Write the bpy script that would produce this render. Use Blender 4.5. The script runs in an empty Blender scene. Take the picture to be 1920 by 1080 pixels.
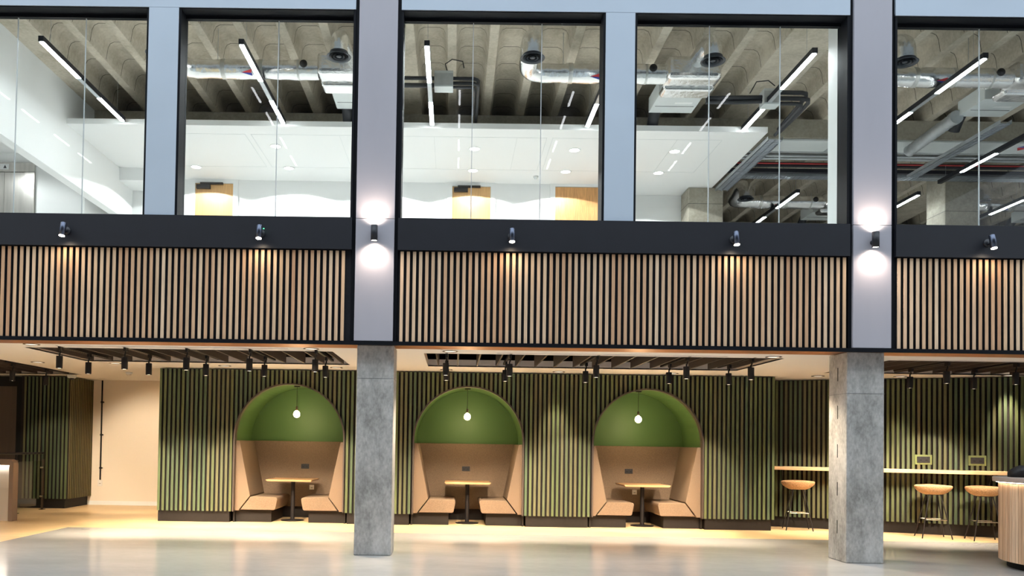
import bpy, math, random
from mathutils import Vector, Matrix
random.seed(7)
PI = math.pi
SC = bpy.context.scene
COL = SC.collection

# ------------------------------------------------------------------ materials
def new_mat(name):
    m = bpy.data.materials.new(name); m.use_nodes = True
    nt = m.node_tree; b = nt.nodes['Principled BSDF']
    return m, nt, b
def N(nt, t, **kw):
    n = nt.nodes.new(t)
    for k, v in kw.items(): setattr(n, k, v)
    return n
def L(nt, a, b): nt.links.new(a, b)
def plain(name, col, rough=.6, metal=0., spec=.5, noise=0., nscale=20., bump=0., stretch=(1,1,1)):
    m, nt, b = new_mat(name)
    b.inputs['Base Color'].default_value = (*col, 1)
    b.inputs['Roughness'].default_value = rough
    b.inputs['Metallic'].default_value = metal
    b.inputs['Specular IOR Level'].default_value = spec
    if noise or bump:
        tc = N(nt, 'ShaderNodeTexCoord'); mp = N(nt, 'ShaderNodeMapping'); mp.inputs['Scale'].default_value = stretch
        L(nt, tc.outputs['Object'], mp.inputs['Vector'])
        no = N(nt, 'ShaderNodeTexNoise'); no.inputs['Scale'].default_value = nscale; no.inputs['Detail'].default_value = 6
        L(nt, mp.outputs['Vector'], no.inputs['Vector'])
        if noise:
            r = N(nt, 'ShaderNodeMapRange')
            r.inputs['From Min'].default_value = .3; r.inputs['From Max'].default_value = .7
            r.inputs['To Min'].default_value = 1-noise; r.inputs['To Max'].default_value = 1+noise
            L(nt, no.outputs['Fac'], r.inputs['Value'])
            mx = N(nt, 'ShaderNodeVectorMath', operation='SCALE'); mx.inputs[0].default_value = col
            L(nt, r.outputs['Result'], mx.inputs['Scale']); L(nt, mx.outputs['Vector'], b.inputs['Base Color'])
        if bump:
            bu = N(nt, 'ShaderNodeBump'); bu.inputs['Strength'].default_value = bump; bu.inputs['Distance'].default_value = .01
            L(nt, no.outputs['Fac'], bu.inputs['Height']); L(nt, bu.outputs['Normal'], b.inputs['Normal'])
    return m
def emit(name, col, s):
    m, nt, b = new_mat(name)
    b.inputs['Base Color'].default_value = (.8,.8,.8,1)
    b.inputs['Emission Color'].default_value = (*col, 1); b.inputs['Emission Strength'].default_value = s
    return m
def slat_mat(name, cols, rough, grain=.18):
    """timber battens: every batten (mesh island) gets its own tone, with grain running along Z"""
    m, nt, b = new_mat(name)
    g = N(nt, 'ShaderNodeNewGeometry'); cr = N(nt, 'ShaderNodeValToRGB')
    e = cr.color_ramp.elements
    e[0].position = 0; e[0].color = (*cols[0], 1); e[1].position = 1; e[1].color = (*cols[-1], 1)
    for i, c in enumerate(cols[1:-1]):
        q = e.new((i+1)/(len(cols)-1)); q.color = (*c, 1)
    L(nt, g.outputs['Random Per Island'], cr.inputs['Fac'])
    tc = N(nt, 'ShaderNodeTexCoord'); mp = N(nt, 'ShaderNodeMapping'); mp.inputs['Scale'].default_value = (60, 60, 2.2)
    L(nt, tc.outputs['Object'], mp.inputs['Vector'])
    no = N(nt, 'ShaderNodeTexNoise'); no.inputs['Scale'].default_value = 1.3; no.inputs['Detail'].default_value = 5
    L(nt, mp.outputs['Vector'], no.inputs['Vector'])
    r = N(nt, 'ShaderNodeMapRange'); r.inputs['From Min'].default_value = .3; r.inputs['From Max'].default_value = .7
    r.inputs['To Min'].default_value = 1-grain; r.inputs['To Max'].default_value = 1+grain
    L(nt, no.outputs['Fac'], r.inputs['Value'])
    mx = N(nt, 'ShaderNodeVectorMath', operation='SCALE')
    L(nt, cr.outputs['Color'], mx.inputs[0]); L(nt, r.outputs['Result'], mx.inputs['Scale'])
    L(nt, mx.outputs['Vector'], b.inputs['Base Color']); b.inputs['Roughness'].default_value = rough
    b.inputs['Specular IOR Level'].default_value = .3
    return m
def concrete_mat(name, dark, light, rough=.8, scale=3., bump=.25, joint=None, spec=.4, stretch=(1,1,1), mid=.5):
    m, nt, b = new_mat(name)
    tc = N(nt, 'ShaderNodeTexCoord'); mp = N(nt, 'ShaderNodeMapping'); mp.inputs['Scale'].default_value = stretch
    L(nt, tc.outputs['Object'], mp.inputs['Vector'])
    n1 = N(nt, 'ShaderNodeTexNoise'); n1.inputs['Scale'].default_value = scale; n1.inputs['Detail'].default_value = 8; n1.inputs['Roughness'].default_value = .65
    n2 = N(nt, 'ShaderNodeTexNoise'); n2.inputs['Scale'].default_value = scale*14; n2.inputs['Detail'].default_value = 4
    L(nt, mp.outputs['Vector'], n1.inputs['Vector']); L(nt, mp.outputs['Vector'], n2.inputs['Vector'])
    ad = N(nt, 'ShaderNodeMath', operation='MULTIPLY_ADD'); ad.inputs[1].default_value = .35
    L(nt, n2.outputs['Fac'], ad.inputs[0]); L(nt, n1.outputs['Fac'], ad.inputs[2])
    cr = N(nt, 'ShaderNodeValToRGB'); e = cr.color_ramp.elements
    e[0].position = mid+.0; e[0].color = (*dark, 1); e[1].position = mid+.36; e[1].color = (*light, 1)
    L(nt, ad.outputs[0], cr.inputs['Fac'])
    out = cr.outputs['Color']
    if joint:   # formwork joints: dark lines across Y every joint metres
        sx = N(nt, 'ShaderNodeSeparateXYZ'); L(nt, tc.outputs['Object'], sx.inputs[0])
        d = N(nt, 'ShaderNodeMath', operation='DIVIDE'); d.inputs[1].default_value = joint; L(nt, sx.outputs['Y'], d.inputs[0])
        f = N(nt, 'ShaderNodeMath', operation='FRACT'); L(nt, d.outputs[0], f.inputs[0])
        lt = N(nt, 'ShaderNodeMath', operation='LESS_THAN'); lt.inputs[1].default_value = .022; L(nt, f.outputs[0], lt.inputs[0])
        gz = N(nt, 'ShaderNodeMath', operation='GREATER_THAN'); gz.inputs[1].default_value = 7.235; L(nt, sx.outputs['Z'], gz.inputs[0])
        mu = N(nt, 'ShaderNodeMath', operation='MULTIPLY'); L(nt, lt.outputs[0], mu.inputs[0]); L(nt, gz.outputs[0], mu.inputs[1])
        mx = N(nt, 'ShaderNodeMix', data_type='RGBA'); mx.inputs['B'].default_value = (.06,.055,.045,1)
        L(nt, mu.outputs[0], mx.inputs['Factor']); L(nt, out, mx.inputs['A']); out = mx.outputs['Result']
    L(nt, out, b.inputs['Base Color'])
    b.inputs['Roughness'].default_value = rough; b.inputs['Specular IOR Level'].default_value = spec
    if bump:
        bu = N(nt, 'ShaderNodeBump'); bu.inputs['Strength'].default_value = bump; bu.inputs['Distance'].default_value = .01
        L(nt, ad.outputs[0], bu.inputs['Height']); L(nt, bu.outputs['Normal'], b.inputs['Normal'])
    return m
def plank_mat(name, cols, plank=(1.6, .14), rough=.35, axis=0):
    m, nt, b = new_mat(name)
    tc = N(nt, 'ShaderNodeTexCoord'); mp = N(nt, 'ShaderNodeMapping')
    if axis: mp.inputs['Rotation'].default_value = (0, 0, PI/2)
    L(nt, tc.outputs['Object'], mp.inputs['Vector'])
    br = N(nt, 'ShaderNodeTexBrick'); br.inputs['Scale'].default_value = 1; br.offset = .37
    br.inputs['Brick Width'].default_value = plank[0]; br.inputs['Row Height'].default_value = plank[1]
    br.inputs['Mortar Size'].default_value = .0015; br.inputs['Mortar Smooth'].default_value = .2
    br.inputs['Color1'].default_value = (*cols[0], 1); br.inputs['Color2'].default_value = (*cols[1], 1)
    br.inputs['Mortar'].default_value = (*[c*.5 for c in cols[0]], 1)
    L(nt, mp.outputs['Vector'], br.inputs['Vector'])
    mp2 = N(nt, 'ShaderNodeMapping'); mp2.inputs['Scale'].default_value = (1.5, 30, 30); L(nt, mp.outputs['Vector'], mp2.inputs['Vector'])
    no = N(nt, 'ShaderNodeTexNoise'); no.inputs['Scale'].default_value = 1.5; no.inputs['Detail'].default_value = 5; L(nt, mp2.outputs['Vector'], no.inputs['Vector'])
    r = N(nt, 'ShaderNodeMapRange'); r.inputs['From Min'].default_value = .3; r.inputs['From Max'].default_value = .7
    r.inputs['To Min'].default_value = .86; r.inputs['To Max'].default_value = 1.12; L(nt, no.outputs['Fac'], r.inputs['Value'])
    mx = N(nt, 'ShaderNodeVectorMath', operation='SCALE'); L(nt, br.outputs['Color'], mx.inputs[0]); L(nt, r.outputs['Result'], mx.inputs['Scale'])
    L(nt, mx.outputs['Vector'], b.inputs['Base Color']); b.inputs['Roughness'].default_value = rough
    return m
def wood_mat(name, col, stretch, rough=.45, amp=.16, wave=0.):
    return plain(name, col, rough, noise=amp, nscale=2.2, stretch=stretch)
def glass_mat(name, tint=(.96,.985,.975), refl=.9, rough=.0):
    m = bpy.data.materials.new(name); m.use_nodes = True; nt = m.node_tree; nt.nodes.clear()
    o = N(nt, 'ShaderNodeOutputMaterial'); t = N(nt, 'ShaderNodeBsdfTransparent'); t.inputs['Color'].default_value = (*tint, 1)
    g = N(nt, 'ShaderNodeBsdfGlossy'); g.inputs['Roughness'].default_value = rough; g.inputs['Color'].default_value = (refl, refl, refl, 1)
    f = N(nt, 'ShaderNodeFresnel'); f.inputs['IOR'].default_value = 1.45
    ge = N(nt, 'ShaderNodeNewGeometry'); ib = N(nt, 'ShaderNodeMath', operation='SUBTRACT'); ib.inputs[0].default_value = 1
    L(nt, ge.outputs['Backfacing'], ib.inputs[1]); mu = N(nt, 'ShaderNodeMath', operation='MULTIPLY'); L(nt, f.outputs[0], mu.inputs[0]); L(nt, ib.outputs[0], mu.inputs[1])
    mx = N(nt, 'ShaderNodeMixShader'); L(nt, mu.outputs[0], mx.inputs[0]); L(nt, t.outputs[0], mx.inputs[1]); L(nt, g.outputs[0], mx.inputs[2])
    L(nt, mx.outputs[0], o.inputs['Surface'])
    return m

M = {}
M['floor'] = concrete_mat('polished_concrete', (.405,.39,.375), (.485,.47,.45), rough=.14, scale=1.1, bump=.015, spec=.75, stretch=(.6,1.6,1))
M['oak_floor'] = plank_mat('oak_floor', ((.76,.54,.29),(.70,.48,.25)), rough=.33)
M['concrete'] = concrete_mat('column_concrete', (.235,.23,.215), (.58,.57,.55), scale=2.8, bump=.35, stretch=(1,1,.55))
M['slab'] = concrete_mat('ceiling_concrete', (.40,.355,.275), (.65,.59,.485), scale=1.6, bump=.3, joint=.55)
M['beam'] = concrete_mat('beam_concrete', (.25,.23,.185), (.42,.39,.32), scale=1.6, bump=.3)
M['panel'] = plain('pale_blue_grey_cladding', (.48,.56,.66), .42, spec=.5, noise=.03, nscale=1.2)
M['pilaster'] = plain('grey_lilac_metal', (.41,.40,.45), .45, metal=.0, noise=.05, nscale=1.5, stretch=(1,1,.3))
M['black'] = plain('black_powder_coat', (.009,.010,.016), .5, noise=.1, nscale=4)
M['black_gloss'] = plain('black_lamp_sky_sheen', (.10,.115,.16), .3, metal=.9)  # blue sheen of the sky put into the black barrel's colour
M['slat_core'] = plain('dark_batten_core', (.011,.007,.006), .85)
M['frame'] = plain('dark_frame_metal', (.004,.005,.008), .6, spec=.15)
M['felt'] = plain('dark_felt', (.010,.011,.016), .9, noise=.25, nscale=60)
M['felt_brown'] = plain('dark_brown_backing', (.009,.006,.005), .9, noise=.3, nscale=30)
M['oak_slat'] = slat_mat('oak_batten', [(.54,.30,.17),(.68,.46,.29),(.60,.36,.21),(.74,.53,.36),(.58,.39,.24),(.78,.58,.40)], .5)
M['green_slat'] = slat_mat('green_stained_batten', [(.085,.092,.036),(.060,.090,.048),(.100,.095,.048),(.072,.100,.044),(.092,.104,.042),(.050,.082,.052)], .5)
M['side_slat'] = slat_mat('olive_stained_batten', [(.105,.085,.03),(.12,.10,.036),(.085,.08,.03)], .5)
M['white'] = plain('white_paint', (.80,.815,.81), .7)
M['soffit_white'] = plain('white_plasterboard', (.93,.90,.85), .8)
M['cream'] = plain('warm_white_wall', (.80,.70,.58), .75)
M['bronze'] = plain('bronze_soffit', (.40,.20,.105), .45, metal=1, noise=.08, nscale=3)
M['plinth'] = plain('brown_plinth', (.014,.011,.0095), .6, spec=.2, noise=.1, nscale=20)
M['baffle'] = plain('dark_brown_baffle', (.035,.025,.021), .6, noise=.15, nscale=30)
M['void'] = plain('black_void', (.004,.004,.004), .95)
M['tray'] = plain('tray_plaster', (.60,.52,.46), .8)
M['green'] = plain('moss_green_paint', (.055,.115,.030), .55, spec=.35)
M['fabric'] = plain('tan_wool_fabric', (.165,.115,.078), .95, spec=.15, noise=.22, nscale=140, bump=.25)
M['arch'] = plain('brown_arch_trim', (.055,.04,.032), .4)
M['table'] = wood_mat('oak_table_top', (.40,.22,.10), (2,30,30), .35)
M['ledge'] = wood_mat('pale_ash_ledge', (.58,.36,.20), (2,30,30), .45, .08)
M['cork'] = plain('cork', (.44,.26,.13), .85, noise=.35, nscale=70, bump=.2)
M['socket_black'] = plain('black_socket_plastic', (.012,.011,.012), .35)
M['socket_white'] = plain('white_socket_plastic', (.75,.70,.64), .4)
M['green_plate'] = plain('green_stained_plate', (.13,.16,.05), .5, noise=.15, nscale=20)
M['steel'] = plain('brushed_steel', (.55,.53,.50), .28, metal=.95, noise=.12, nscale=3, stretch=(6,6,.4))
M['bronze_door'] = plain('bronze_lift_door', (.075,.052,.036), .4, metal=.4, noise=.1, nscale=3, stretch=(4,4,.3))
M['chrome'] = plain('bright_steel', (.7,.68,.64), .2, metal=1)
M['track'] = plain('black_track_metal', (.012,.010,.010), .5, spec=.22)
M['dark_grey'] = plain('dark_grey_pipe', (.02,.022,.027), .55)
M['lamp_white'] = emit('track_lamp_glow', (1,.86,.66), 6)
M['bulb'] = emit('filament_bulb_glow', (1,.72,.38), 45)
M['spot_glow'] = emit('facade_spot_glow', (1,.88,.70), 40)
M['led'] = emit('led_strip_glow', (.93,.97,1), 66)
M['led_far'] = emit('led_strip_reflected', (.95,.97,1), 16)
M['downlight'] = emit('downlight_glow', (1,.96,.88), 9)
M['warm_down'] = emit('warm_downlight_glow', (1,.88,.68), 1.1)
M['desk_led'] = emit('desk_led_glow', (1,.90,.76), 38.0)
M['counter_led'] = emit('counter_led_glow', (1,.80,.58), 14.0)
M['status'] = emit('green_status_glow', (.05,1,.3), 6)
M['foil'] = plain('aluminium_foil_wrap', (.90,.90,.90), .22, metal=1, noise=.05, nscale=11, bump=1.0)
M['foil_tape'] = plain('foil_tape', (.66,.66,.64), .35, metal=1, bump=.4, nscale=40)
M['galv'] = plain('galvanised_steel', (.50,.53,.55), .4, metal=.75, noise=.1, nscale=8)
M['unit'] = plain('unit_pale_grey', (.62,.66,.66), .45, noise=.04, nscale=3)
M['diffuser'] = plain('diffuser_dark_grey', (.035,.042,.055), .4)
M['tray_metal'] = plain('perforated_tray', (.40,.44,.50), .45, metal=.5)
M['red'] = plain('red_pipe', (.45,.03,.03), .5)
M['mark_red'] = plain('printed_red', (.70,.05,.06), .5)
M['mark_blue'] = plain('printed_blue', (.03,.05,.35), .5)
M['door'] = wood_mat('oak_veneer', (.60,.36,.15), (26,26,1.6), .45, .12)
M['door_dark'] = wood_mat('oak_veneer_strong', (.55,.29,.11), (44,44,2.4), .45, .26)
M['door_frame'] = plain('door_frame_white', (.78,.80,.80), .6)
M['joint'] = plain('silicone_joint', (.50,.54,.56), .35)
M['glass'] = glass_mat('window_glass')
M['bal_glass'] = glass_mat('balustrade_glass', (.90,.93,.88), .8)
M['desk'] = plain('desk_cream', (.80,.74,.68), .45)
M['desk_edge'] = plain('desk_edge_taupe', (.28,.20,.155), .5)
M['counter_top'] = plain('counter_top_stone', (.42,.34,.30), .35)
M['counter_slat'] = slat_mat('walnut_oak_batten', [(.58,.36,.22),(.66,.45,.29),(.74,.54,.37),(.52,.31,.18)], .5, .22)
M['bag'] = plain('black_bag_fabric', (.008,.008,.009), .65, noise=.3, nscale=40, bump=.5)
M['dark_wall'] = plain('far_wall_grey', (.20,.20,.21), .8)
M['carpet'] = plain('grey_carpet', (.66,.65,.63), .95)
M['sign'] = plain('sign_pale', (.70,.72,.72), .4)
M['opp'] = plain('atrium_far_wall', (.10,.105,.115), .8)

# ------------------------------------------------------------------ mesh builder
class MB:
    def __init__(s): s.v = []; s.f = []; s.sm = []
    def add(s, vs, fs, smooth=False):
        o = len(s.v); s.v += [tuple(v) for v in vs]
        for f in fs: s.f.append(tuple(i+o for i in f)); s.sm.append(smooth)
        return s
    def box(s, x0, x1, y0, y1, z0, z1):
        vs = [(x0,y0,z0),(x1,y0,z0),(x1,y1,z0),(x0,y1,z0),(x0,y0,z1),(x1,y0,z1),(x1,y1,z1),(x0,y1,z1)]
        return s.add(vs, [(0,3,2,1),(4,5,6,7),(0,1,5,4),(1,2,6,5),(2,3,7,6),(3,0,4,7)])
    def prism(s, poly, a0, a1, axis='y', smooth=False):
        """extrude a 2-D polygon along an axis; poly is (x,z) for y, (x,y) for z, (y,z) for x"""
        def P(p, a): return {'y': (p[0], a, p[1]), 'z': (p[0], p[1], a), 'x': (a, p[0], p[1])}[axis]
        n = len(poly); vs = [P(p, a0) for p in poly]+[P(p, a1) for p in poly]
        fs = [tuple(range(n-1, -1, -1)), tuple(range(n, 2*n))]
        s.add(vs, fs)
        o = len(s.v)-2*n
        for i in range(n):
            j = (i+1) % n; s.f.append((o+i, o+j, o+n+j, o+n+i)); s.sm.append(smooth)
        return s
    def tube(s, pts, r, n=10, cap=True, smooth=True):
        pts = [Vector(p) for p in pts]; rs = r if isinstance(r, (list, tuple)) else [r]*len(pts)
        rings = []; up = None
        for i, p in enumerate(pts):
            if i == 0: t = pts[1]-p
            elif i == len(pts)-1: t = p-pts[i-1]
            else: t = (pts[i+1]-p).normalized()+(p-pts[i-1]).normalized()
            t.normalize()
            if up is None:
                up = t.orthogonal().normalized()
            else:
                up = (up-t*up.dot(t))
                up = up.normalized() if up.length > 1e-6 else t.orthogonal().normalized()
            w = t.cross(up)
            rings.append([p+(up*math.cos(2*PI*k/n)+w*math.sin(2*PI*k/n))*rs[i] for k in range(n)])
        vs = [v for ring in rings for v in ring]; fs = []
        for i in range(len(rings)-1):
            for k in range(n):
                a = i*n+k; b = i*n+(k+1) % n; fs.append((a, b, b+n, a+n))
        s.add(vs, fs, smooth)
        if cap:
            s.add(rings[0], [tuple(range(n-1, -1, -1))]); s.add(rings[-1], [tuple(range(n))])
        return s
    def lathe(s, prof, c=(0,0,0), n=24, smooth=True, axis='z'):
        """revolve (r, h) about an axis through c"""
        vs = []; fs = []
        for r, h in prof:
            for k in range(n):
                a = 2*PI*k/n; u, w = r*math.cos(a), r*math.sin(a)
                vs.append((c[0]+u, c[1]+w, c[2]+h) if axis == 'z' else (c[0]+u, c[1]+h, c[2]+w) if axis == 'y' else (c[0]+h, c[1]+u, c[2]+w))
        for i in range(len(prof)-1):
            for k in range(n):
                a = i*n+k; b = i*n+(k+1) % n; fs.append((a, b, b+n, a+n))
        return s.add(vs, fs, smooth)
    def build(s, name, mat, parent=None, off=None, bevel=0, seg=2):
        me = bpy.data.meshes.new(name)
        vs = s.v if off is None else [(v[0]-off[0], v[1]-off[1], v[2]-off[2]) for v in s.v]
        me.from_pydata(vs, [], s.f); me.polygons.foreach_set('use_smooth', s.sm)
        me.materials.append(mat); me.update()
        import bmesh
        bm = bmesh.new(); bm.from_mesh(me)
        bmesh.ops.recalc_face_normals(bm, faces=bm.faces[:]); bm.to_mesh(me); bm.free()
        o = bpy.data.objects.new(name, me); COL.objects.link(o)
        if parent is not None: o.parent = parent
        if bevel:
            md = o.modifiers.new('edge', 'BEVEL'); md.width = bevel; md.segments = seg; md.limit_method = 'ANGLE'
        return o
def box(x0, x1, y0, y1, z0, z1): return MB().box(x0, x1, y0, y1, z0, z1)

def tag(o, label, cat, group=None):
    o['label'] = label; o['category'] = cat; o['kind'] = 'thing'
    if group: o['group'] = group
    return o
def thing(name, label, cat, loc=(0,0,0), rz=0, group=None):
    o = bpy.data.objects.new(name, None); COL.objects.link(o); o.empty_display_size = .1
    o.location = loc; o.rotation_euler = (0, 0, rz)
    return tag(o, label, cat, group)
def struct(name, mb, mat, parent=None, bevel=0):
    o = mb.build(name, mat, parent, bevel=bevel)
    if parent is None: o['kind'] = 'structure'
    return o
def dup(root, loc, label=None, group=None, rz=None):
    r = root.copy(); COL.objects.link(r); r.location = loc
    if rz is not None: r.rotation_euler = (0, 0, rz)
    if label: r['label'] = label
    if group: r['group'] = group
    for ch in list(root.children):
        c = ch.copy(); COL.objects.link(c); c.parent = r
        for g in list(ch.children):
            d = g.copy(); COL.objects.link(d); d.parent = c
    return r
def spot(name, loc, target, energy, angle, color, blend=.3, radius=.03, parent=None):
    ld = bpy.data.lights.new(name, 'SPOT'); ld.energy = energy; ld.spot_size = math.radians(angle); ld.spot_blend = blend
    ld.color = color; ld.shadow_soft_size = radius
    o = bpy.data.objects.new(name, ld); COL.objects.link(o); o.location = loc
    o.rotation_euler = (Vector(target)-Vector(loc)).to_track_quat('-Z', 'Y').to_euler()
    return o
def point(name, loc, energy, color, radius):
    ld = bpy.data.lights.new(name, 'POINT'); ld.energy = energy; ld.color = color; ld.shadow_soft_size = radius
    o = bpy.data.objects.new(name, ld); COL.objects.link(o); o.location = loc
    return o
WARM = (1, .84, .64); WARM2 = (1, .82, .60); COOL = (.95, .98, 1)

# ------------------------------------------------------------------ key dimensions (metres)
FY = -.15                      # face of the upper facade
CEIL = 2.64                    # white ceiling of the ground floor
SLAT0, SLAT1 = 2.645, 3.775    # timber band
SILL, HEAD = 4.17, 6.775       # upper windows
BY = 3.75                      # face of the green slatted wall with the booths
P = .0766                      # batten pitch
PIL = [(-7.345, -6.87), (-1.24, -.762), (4.875, 5.345)]
MUL = [(-3.858, -3.487), (1.815, 2.178), (7.65, 8.02)]

# ================================================================== SETTING: ground floor
struct('floor', MB().prism([(-6.03,-24),(13,-24),(13,2.45),(8.3,2.5),(-6.03,2.62)], -.2, 0, 'z'), M['floor'])
struct('floor_timber', MB().prism([(-13,-24),(-6.03,-24),(-6.03,2.62),(8.3,2.5),(13,2.45),(13,8),(-13,8)], -.2, 0, 'z'), M['oak_floor'])
TRAYS = [(-5.92,-1.67,.98,2.86), (-.42,4.53,1.03,2.90), (5.98,10.2,1.08,3.02), (-9.6,-7.26,2.4,5.62)]
xs = sorted({-11, 12} | {v for t in TRAYS for v in t[:2]}); ys = sorted({.36, 8} | {v for t in TRAYS for v in t[2:]})
c = MB()
for i in range(len(xs)-1):
    for j in range(len(ys)-1):
        mx, my = (xs[i]+xs[i+1])/2, (ys[j]+ys[j+1])/2
        if not any(t[0] < mx < t[1] and t[2] < my < t[3] for t in TRAYS):
            c.box(xs[i], xs[i+1], ys[j], ys[j+1], CEIL, CEIL+.02)
struct('ceiling', c, M['soffit_white'])
c = MB()
for x0, x1, y0, y1 in TRAYS:    # plaster upstands round the four openings
    c.box(x0-.02, x0, y0-.02, y1+.02, CEIL+.001, CEIL+.115); c.box(x1, x1+.02, y0-.02, y1+.02, CEIL+.001, CEIL+.115)
    c.box(x0, x1, y0-.02, y0, CEIL+.001, CEIL+.115); c.box(x0, x1, y1, y1+.02, CEIL+.001, CEIL+.115)
struct('ceiling_upstand', c, M['tray'])
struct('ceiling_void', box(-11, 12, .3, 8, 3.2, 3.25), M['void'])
struct('trim_1', box(-11, 12, -.13, .36, 2.618, 2.638), M['bronze'])       # bronze soffit under the facade
struct('trim_2', box(-11, 12, -.165, -.13, 2.60, 2.645), M['frame'])       # black drip edge
struct('wall_back', box(-12, -5.0, 6.97, 7.1, 0, 3.2), M['cream'])
struct('baseboard_back', box(-7.7, -5.0, 6.945, 6.97, 0, .085), M['white'])
struct('wall_left', box(-12, -11.9, -20, 8, 0, 3.2), M['cream'])
struct('wall_right', box(12, 12.1, -20, 8, 0, 3.2), M['cream'])
struct('wall_rear', box(-12, 12, 8, 8.1, 0, 3.2), M['cream'])

# ---- green slatted wall with three arches
ARC = [-2.805, .262, 3.325]; AR = .95; AZ = 1.445
def arch_z(x):
    for a in ARC:
        d = abs(x-a)
        if d < AR: return AZ+math.sqrt(max(0, AR*AR-d*d))
    return None
BX0, BX1 = -5.05, 5.505; WZ0, WZ1 = .19, 2.625
wall_booth = struct('wall_booth', MB().box(BX0+.05, ARC[0]-1.02, BY+.06, BY+.9, 0, .19), M['plinth'])
mb = MB(); bk = MB(); co = MB()
n = int((BX1-BX0)/P)
for i in range(n+1):
    x0 = BX0+i*P; x1 = x0+.041
    if x1 > BX1: break
    za, zb = arch_z(x0), arch_z(x1)
    if za is None and zb is None: mb.box(x0, x1, BY, BY+.006, WZ0, WZ1); co.box(x0+.001, x1-.001, BY+.006, BY+.045, WZ0, WZ1)
    elif za and zb:
        mb.prism([(x0, za), (x1, zb), (x1, WZ1), (x0, WZ1)], BY, BY+.006); co.prism([(x0+.001, za), (x1-.001, zb), (x1-.001, WZ1), (x0+.001, WZ1)], BY+.006, BY+.045)
    else:   # batten straddling the jamb: keep the piece outside
        a = min(ARC, key=lambda q: abs(q-(x0+x1)/2)); xe = a-AR if x0 < a-AR else a+AR
        if za is None and xe-x0 > .008: mb.box(x0, xe, BY, BY+.045, WZ0, WZ1)
        if zb is None and x1-xe > .008: mb.box(xe, x1, BY, BY+.045, WZ0, WZ1)
mb.build('slats', M['green_slat'], wall_booth); co.build('slat_cores', M['slat_core'], wall_booth)
edges = [BX0]+[v for a in ARC for v in (a-AR, a+AR)]+[BX1]
for i in range(0, len(edges), 2): bk.box(edges[i], edges[i+1], BY+.045, BY+.10, WZ0, WZ1)
for a in ARC:
    K = 48
    for k in range(K):
        x0 = a-AR*math.cos(PI*k/K); x1 = a-AR*math.cos(PI*(k+1)/K)
        bk.prism([(x0, arch_z(x0) or AZ), (x1, arch_z(x1) or AZ), (x1, WZ1), (x0, WZ1)], BY+.045, BY+.10)
bk.build('backing_board', M['felt_brown'], wall_booth)
pl = MB()
for a, b in ((ARC[0]+1.0, ARC[1]-1.0), (ARC[1]+1.0, ARC[2]-1.0), (ARC[2]+1.0, BX1-.05)): pl.box(a, b, BY+.06, BY+.9, 0, .19)
pl.build('plinth', M['plinth'], wall_booth)
box(BX1-.05, BX1+.0, BY+.05, 8, .19, WZ1).build('end_board', M['felt_brown'], wall_booth)
box(BX0, BX0+.05, BY+.05, 7, .0, WZ1).build('end_board', M['felt_brown'], wall_booth)
# ---- arch trims and alcoves
BACK = 4.92
for i, a in enumerate(ARC):
    K = 40
    def ring(r): return [(a-r, WZ0+.0)]+[(a-r*math.cos(PI*k/K), AZ+r*math.sin(PI*k/K)) for k in range(K+1)]+[(a+r, WZ0+.0)]
    o, q = ring(AR+.002), ring(AR-.022)
    t = MB()
    for k in range(len(o)-1): t.prism([o[k], o[k+1], q[k+1], q[k]], BY-.03, BY+.11)
    struct('trim_%d' % (i+3), t, M['arch'])
    R = AR-.01
    v = MB(); o = ring(R+.03); q = ring(R); o[0] = (o[0][0], 1.40); q[0] = (q[0][0], 1.40); o[-1] = (o[-1][0], 1.40); q[-1] = (q[-1][0], 1.40)
    for k in range(len(o)-1):
        v.add([(o[k][0],BY+.11,o[k][1]),(o[k+1][0],BY+.11,o[k+1][1]),(q[k+1][0],BY+.11,q[k+1][1]),(q[k][0],BY+.11,q[k][1]),
               (o[k][0],BACK,o[k][1]),(o[k+1][0],BACK,o[k+1][1]),(q[k+1][0],BACK,q[k+1][1]),(q[k][0],BACK,q[k][1])],
              [(0,1,2,3),(7,6,5,4),(0,4,5,1),(3,2,6,7)])
    v.box(a-R-.03, a+R+.03, BACK, BACK+.05, 1.40, AZ+R+.03)
    struct('wall_alcove_%d' % (i+1), v, M['green'])
    struct('wall_alcove_base_%d' % (i+1), MB().box(a-R-.03, a+R+.03, BACK, BACK+.05, 0, 1.40).box(a-R-.03, a-R, BY+.11, BACK, 0, 1.40).box(a+R, a+R+.03, BY+.11, BACK, 0, 1.40), M['plinth'])
# ---- angled slatted wall behind the ledge
W0, W1 = Vector((5.45, 4.66)), Vector((10.1, 2.66)); WD = (W1-W0).normalized(); WN = Vector((WD.y, -WD.x))   # WN faces the room
WL = (W1-W0).length; WA = math.atan2(WD.y, WD.x)
wall_bar = bpy.data.objects.new('wall_bar', None); COL.objects.link(wall_bar); wall_bar['kind'] = 'structure'
wall_bar.location = (W0.x, W0.y, 0); wall_bar.rotation_euler = (0, 0, WA)
mb = MB()
co = MB()
for i in range(int(WL/P)): mb.box(i*P, i*P+.041, 0, .006, .19, 2.625); co.box(i*P+.001, i*P+.040, .006, .045, .19, 2.625)
co.build('slat_cores', M['slat_core'], wall_bar)
mb.build('slats', M['green_slat'], wall_bar)
box(0, WL, .045, .1, .19, 2.63).build('backing_board', M['felt_brown'], wall_bar)
box(0, WL, .06, .14, 0, .19).build('plinth', M['plinth'], wall_bar)
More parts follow.
